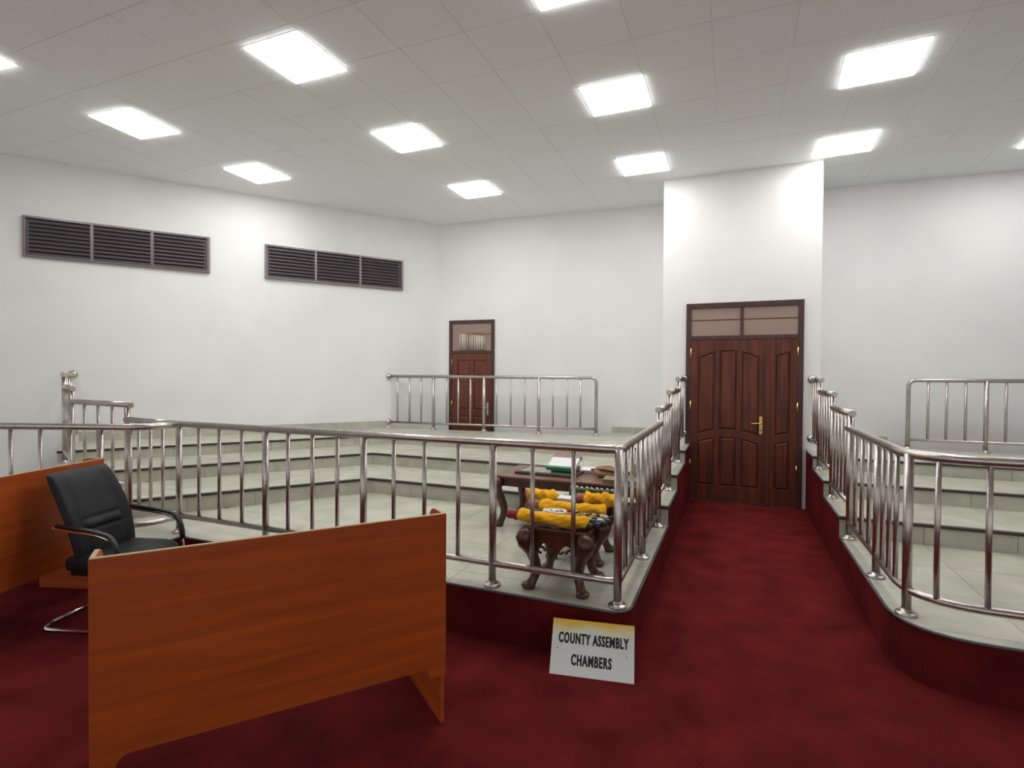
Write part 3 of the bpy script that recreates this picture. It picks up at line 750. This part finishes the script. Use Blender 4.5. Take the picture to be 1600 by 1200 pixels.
def roll(a, b_, r, label, cap='red_cap', lump=.18, seed=0, tail=.05, sag=0):
    rnd = random.Random(seed); a = Vector(a); b_ = Vector(b_); d = b_-a
    ph = [rnd.uniform(0, 6.28) for _ in range(6)]
    def rf(t): return r*(1 + lump*math.sin(9*t+ph[0])*.6 + lump*.5*math.sin(21*t+ph[1])) * (min(1, .55+t*12) if t < .5 else min(1, .6+(1-t)*12))
    n = 46; seg = 22; vs = []
    dn = d.normalized(); side = dn.cross(Vector((0,0,1))).normalized(); upv = side.cross(dn)
    for i in range(n):
        t = i/(n-1); c = a+d*t + side*(.012*math.sin(5*t+ph[2])) - Vector((0,0,sag*math.sin(PI*t)))
        for k in range(seg):
            an = 2*PI*k/seg; q = rf(t)*(1+.10*math.sin(3*an+14*t+ph[3])+.06*math.sin(7*an-31*t+ph[4])+rnd.uniform(-.05,.05))
            vs.append(c + side*math.cos(an)*q*1.15 + upv*(math.sin(an)*q*.85))
    dz = ZS+.001-min(v.z for v in vs); vs = [v+Vector((0,0,dz)) for v in vs]; a = a+Vector((0,0,dz)); zmin = ZS+.001; fs = [(i*seg+k, i*seg+(k+1)%seg, (i+1)*seg+(k+1)%seg, (i+1)*seg+k) for i in range(n-1) for k in range(seg)]
    fs += [tuple(range(seg-1,-1,-1)), tuple((n-1)*seg+k for k in range(seg))]
    base = (a+b_)/2; t_ = empty('fringed_roll', (base.x, base.y, zmin)); tag(t_, label, 'tasselled roll', 'golden fringed rolls on the stools')
    mb = MB(); mb.add([v-Vector((base.x,base.y,zmin)) for v in vs], fs, 0, True); mb.build('fringe', M['yellow'], t_)
    o = a-Vector((base.x,base.y,zmin))
    if cap: MB().tube([o+dn*.03, o-dn*.01, o-dn*tail, o-dn*(tail+.006)], r*.7, 14, rfun=lambda t: r*(.72 if t < .9 else .6)).build('roll_end', M[cap], t_)
    return t_
roll((-1.175,2.878,ZS+.048), (-.695,2.898,ZS+.040), .041, 'golden yellow fringed roll lying nearest the railing, with a red end', 'red_cap', .12, 1, .055)
roll((-1.12,3.17,ZS+.05), (-.66,3.21,ZS+.038), .042, 'golden yellow fringed roll behind the flag cloth, with a pinkish end', 'pink_cap', .25, 2, .07)
rb_ = roll((-1.33,3.53,ZS+.05), (-1.085,3.50,ZS+.05), .045, 'golden yellow fringed roll at the back left beside the grey notebook', 'pink_cap', .25, 3, .02)
MB().tube([(-.11,.0,.03), (-.135,-.01,0), (-.125,-.03,-.08), (-.12,-.04,-.125)], .006, 8).build('tassel_cord', M['red_cap'], rb_)
MB().tube([(-.16,-.05,-.145), (-.12,-.045,-.14), (-.06,-.045,-.145), (-.02,-.045,-.16)], .02, 10, rfun=lambda t: .008+.018*math.sin(PI*min(1,t*1.1))).build('hanging_tassel', M['yellow'], rb_)
MB().tube([(-.22,-.05,-.15), (-.15,-.05,-.145)], .006, 8).build('tassel_tip', M['red_cap'], rb_)
roll((-.885,3.50,ZS+.055), (-.64,3.53,ZS+.055), .052, 'thick golden yellow fringed bundle right of the grey notebook', 'pink_cap', .2, 4, .05)
# flag cloth between the rolls: green field, red and white bands, white shield swirl, beaded end
fc = empty('flag_cloth', (-.90,3.045,ZS)); tag(fc, 'green, red and white flag cloth spread on the nearer carved stool', 'cloth')
def cloth(x0, x1, y0, y1, z, name, mat, parent, am=.006):
    mb = MB(); t = .006
    fn = lambda u, v: (x0+(x1-x0)*u, y0+(y1-y0)*v, z+am*math.sin(9*u+5*v)*math.sin(7*v+2))
    mb.grid(lambda u, v: fn(u, v), 14, 10); mb.grid(lambda u, v: (fn(1-u, v)[0], fn(1-u, v)[1], fn(1-u, v)[2]-t), 14, 10)
    mb.build(name, mat, parent); return mb
cloth(-.21, .27, -.085, .07, .030, 'green_field', M['green'], fc)
cloth(-.13, .03, -.08, .08, .040, 'red_band', M['pink_cap'], fc)
q = MB(); q.tube([(-.16,-.06,.048), (-.10,.08,.052)], .007, 8); q.tube([(-.19,-.02,.046), (-.14,-.03,.048)], .006, 8)
q.tube([(.04,.08,.048), (.06,.10,.050)], .006, 8); q.build('white_stripe', M['white'], fc)
q = MB(); q.tube([(-.075+.075*math.cos(a)*1.0, .03+.045*math.sin(a), .050+.003*math.sin(2*a)) for a in [2*PI*i/24 for i in range(25)]], .010, 8)
q.tube([(-.07+.03*math.cos(a)*(1-a/9), .03+.018*math.sin(a)*(1-a/9), .053) for a in [5*i/14 for i in range(15)]], .008, 8)
q.build('white_swirl', M['white'], fc)
rnd = random.Random(3); bb = MB(); bw_ = MB(); bg = MB()
for i in range(26):
    x, y = rnd.uniform(.14,.31), rnd.uniform(-.085,.07); z = .036 + (0 if x < .24 else -.012*(x-.24)/.07) + rnd.uniform(0,.012)
    (bb if i % 2 else (bw_ if i % 4 else bg)).tube([(x-.018,y-.006,z), (x-.009,y-.003,z+.003), (x+.009,y+.003,z+.003), (x+.018,y+.006,z)], .009, 8, rfun=lambda t: .005+.006*math.sin(PI*t))
for i in range(9):
    bg.tube([(.06+.02*i, .03+rnd.uniform(-.05,.05), .042), (.10+.02*i, .04+rnd.uniform(-.05,.05), .043)], .004, 6)
for q, nm, mt in ((bb,'black_beads','black'), (bw_,'white_beads','white'), (bg,'gold_threads','gold')): tag(q.build(nm, M[mt], fc), kind='stuff')
bt = MB()
for i, (x, y, z) in enumerate(((.215,-.165,.018),(.255,-.145,.022),(.285,-.105,.026),(.225,-.13,.036),(.30,-.06,.03))):
    MB().lathe([(.006,-.022),(.022,-.015),(.027,0),(.022,.015),(.006,.022)], (x,y,z+.012), 12).build('tassel_bead', M['black'], fc)
# grey notebook lying between the back rolls
nb = empty('notebook', (-1.005,3.45,ZS), .0); tag(nb, 'grey and white notebook lying between two yellow rolls', 'notebook')
MB().box(-.057,.057,-.055,.055,.02,.062).build('pages', M['white_paper'], nb, .003)
MB().box(-.06,.06,-.058,.058,.062,.066).build('cover', M['white'], nb); MB().box(-.06,.06,-.058,.058,0,.02).build('back_cover', M['grey_book'], nb)
# beaded strip behind the rolls
bs = empty('beaded_strip', (-.90,3.72,ZS)); tag(bs, 'dark green strip with white beads behind the yellow rolls', 'beadwork')
MB().box(-.16,.20,-.03,.03,0,.085).build('strip', M['green'], bs, .01)
bd = MB().lathe([(.003,-.006),(.010,-.003),(.012,0),(.010,.003),(.003,.006)], (0,0,0), 10).mesh('bead', M['white'])
for i in range(9): inst('bead', bd, bs, (-.14+.04*i, -.01+.012*(i % 2), .092), (0,.5,0))

# ------------------------------------------------------------------ things on the long table
ZTb = Z0+HT
tr = empty('document_tray', (-1.42,4.33,ZTb), -.03); tag(tr, 'flat dark tray with a pale glassy surface on the long table', 'tray')
MB().box(-.30,.27,-.15,.15,0,.022).build('tray_base', M['dark_folder'], tr, .004)
MB().box(-.26,.23,-.12,.12,.022,.027).build('tray_surface', M['glass_tray'], tr)
bk = empty('book', (-1.30,4.36,ZTb+.027), -.02); tag(bk, 'thick white book with mauve cover edge and green spine on the tray', 'book')
def tilt(y, z, a=.36): return (y*math.cos(a)-z*math.sin(a), y*math.sin(a)+z*math.cos(a))
def tbox(x0, x1, y0, y1, z0, z1, sh=.078):
    mb = MB(); c = []
    for z in (z0, z1):
        for x, y in ((x0,y0),(x1,y0),(x1,y1),(x0,y1)):
            yy, zz = tilt(y, z); c.append((x, yy, zz+sh))
    return mb.add(c, [(0,3,2,1),(4,5,6,7),(0,1,5,4),(1,2,6,5),(2,3,7,6),(3,0,4,7)])
tbox(-.13,.13,-.095,.075,-.012,.012).build('pages', M['white_paper'], bk)
tbox(-.135,.135,-.125,-.095,-.016,.016).build('spine', M['book_green'], bk)
tbox(-.135,.135,.075,.125,-.016,.016).build('cover_edge', M['mauve'], bk)
MB().box(-.12,.12,-.03,.10,0,.045).build('book_rest', M['dark_folder'], bk)
pp = empty('paper_sheet', (-1.12,4.56,ZTb), .1); tag(pp, 'loose white paper sheets beside the book', 'paper')
MB().box(-.07,.07,-.10,.10,.022,.03).build('top_sheet', M['white_paper'], pp); MB().box(-.065,.08,-.09,.11,0,.022).build('stack', M['white_paper'], pp)
lc = empty('leather_pouch', (-.87,4.40,ZTb), -.05); tag(lc, 'crumpled tan leather pouch on the right half of the long table', 'pouch')
def lump(u, v):
    a = 2*PI*u; b_ = PI*(v-.5); q = 1+.12*math.sin(3*a+2)+.08*math.sin(5*a)
    return (.17*math.cos(b_)*math.cos(a)*q, .12*math.cos(b_)*math.sin(a)*q, max(0, .035+.045*math.sin(b_)+.012*math.sin(4*a)*math.cos(b_)-.02*math.cos(a)))
MB().grid(lump, 36, 16, 0, True).build('pouch_body', M['tan'], lc)
MB().tube([(-.17,-.06,.06), (-.05,-.10,.075), (.10,-.09,.06), (.17,-.04,.05)], .010, 8).build('pouch_strap', M['dark_folder'], lc)
kf = empty('folder', (-.74,4.17,ZTb), .06); tag(kf, 'khaki folder at the front right of the long table', 'folder')
MB().box(-.14,.14,-.085,.085,0,.030).build('papers', M['khaki'], kf, .004); MB().box(-.145,.145,-.09,.09,.030,.036).build('cover', M['khaki'], kf)
bo = empty('binder', (-.60,4.50,ZTb), .0); tag(bo, 'upright tan binder at the right end of the long table', 'binder')
MB().box(-.07,.07,-.12,.12,0,.13).build('binder_body', M['tan'], bo, .006); MB().box(-.072,-.066,-.03,.03,.03,.10).build('binder_label', M['white_paper'], bo)

# ------------------------------------------------------------------ sign leaning on the platform corner
bl = Vector((-.81,2.478,0)); br = Vector((-.352,2.556,0)); wS = (br-bl).length
sg = empty('sign_board', ((bl.x+br.x)/2, (bl.y+br.y)/2, .001)); az = math.atan2(br.y-bl.y, br.x-bl.x)
sg.rotation_euler = Matrix.Rotation(az, 4, 'Z').to_3x3().to_euler()
tag(sg, 'silver sign plate with a yellow top reading COUNTY ASSEMBLY CHAMBERS leaning on the platform', 'sign')
LEAN = -math.radians(33); hS = .292
rot = Matrix.Rotation(LEAN, 4, 'X')
plt = MB().box(-wS/2, wS/2, 0, .004, 0, hS).build('plate', M['sign'], sg); plt.rotation_euler = (LEAN, 0, 0)
def text_mesh(body, width, height, cx, cz, name):
    cu = bpy.data.curves.new(name, 'FONT'); cu.body = body; cu.size = 1; cu.align_x = 'CENTER'; cu.extrude = .0; cu.offset = .035; cu.space_character = 1.16; cu.resolution_u = 3
    o = bpy.data.objects.new('tmp_text', cu); C.objects.link(o)
    dg = bpy.context.evaluated_depsgraph_get(); dg.update(); me = bpy.data.meshes.new_from_object(o.evaluated_get(dg)); bpy.data.objects.remove(o); bpy.data.curves.remove(cu)
    xs = [v.co.x for v in me.vertices]; ys = [v.co.y for v in me.vertices]
    x0, x1, y0, y1 = min(xs), max(xs), min(ys), max(ys)
    base = [((v.co.x-(x0+x1)/2)/(x1-x0)*width+cx, (v.co.y-(y0+y1)/2)/(y1-y0)*height+cz) for v in me.vertices]
    mb = MB()
    for q, dx in enumerate((-.0010, 0, .0010)):
        mb.add([(a+dx, -.0010-.0002*q, b_) for a, b_ in base], [tuple(p.vertices) for p in me.polygons])
    me = mb.mesh(name, M['black'])
    ob = bpy.data.objects.new(name, me); C.objects.link(ob); ob.parent = sg; ob.rotation_euler = (LEAN, 0, 0)
    return ob
text_mesh('COUNTY ASSEMBLY', .395, .058, .004, .193, 'lettering')
text_mesh('CHAMBERS', .225, .058, -.003, .083, 'lettering')
for x, z in ((-.195,.135), (.19,.125)):
    o = MB().cyl((x,0,z), (x,-.003,z), .005, 10).build('screw', M['steel'], sg); o.rotation_euler = (LEAN, 0, 0)
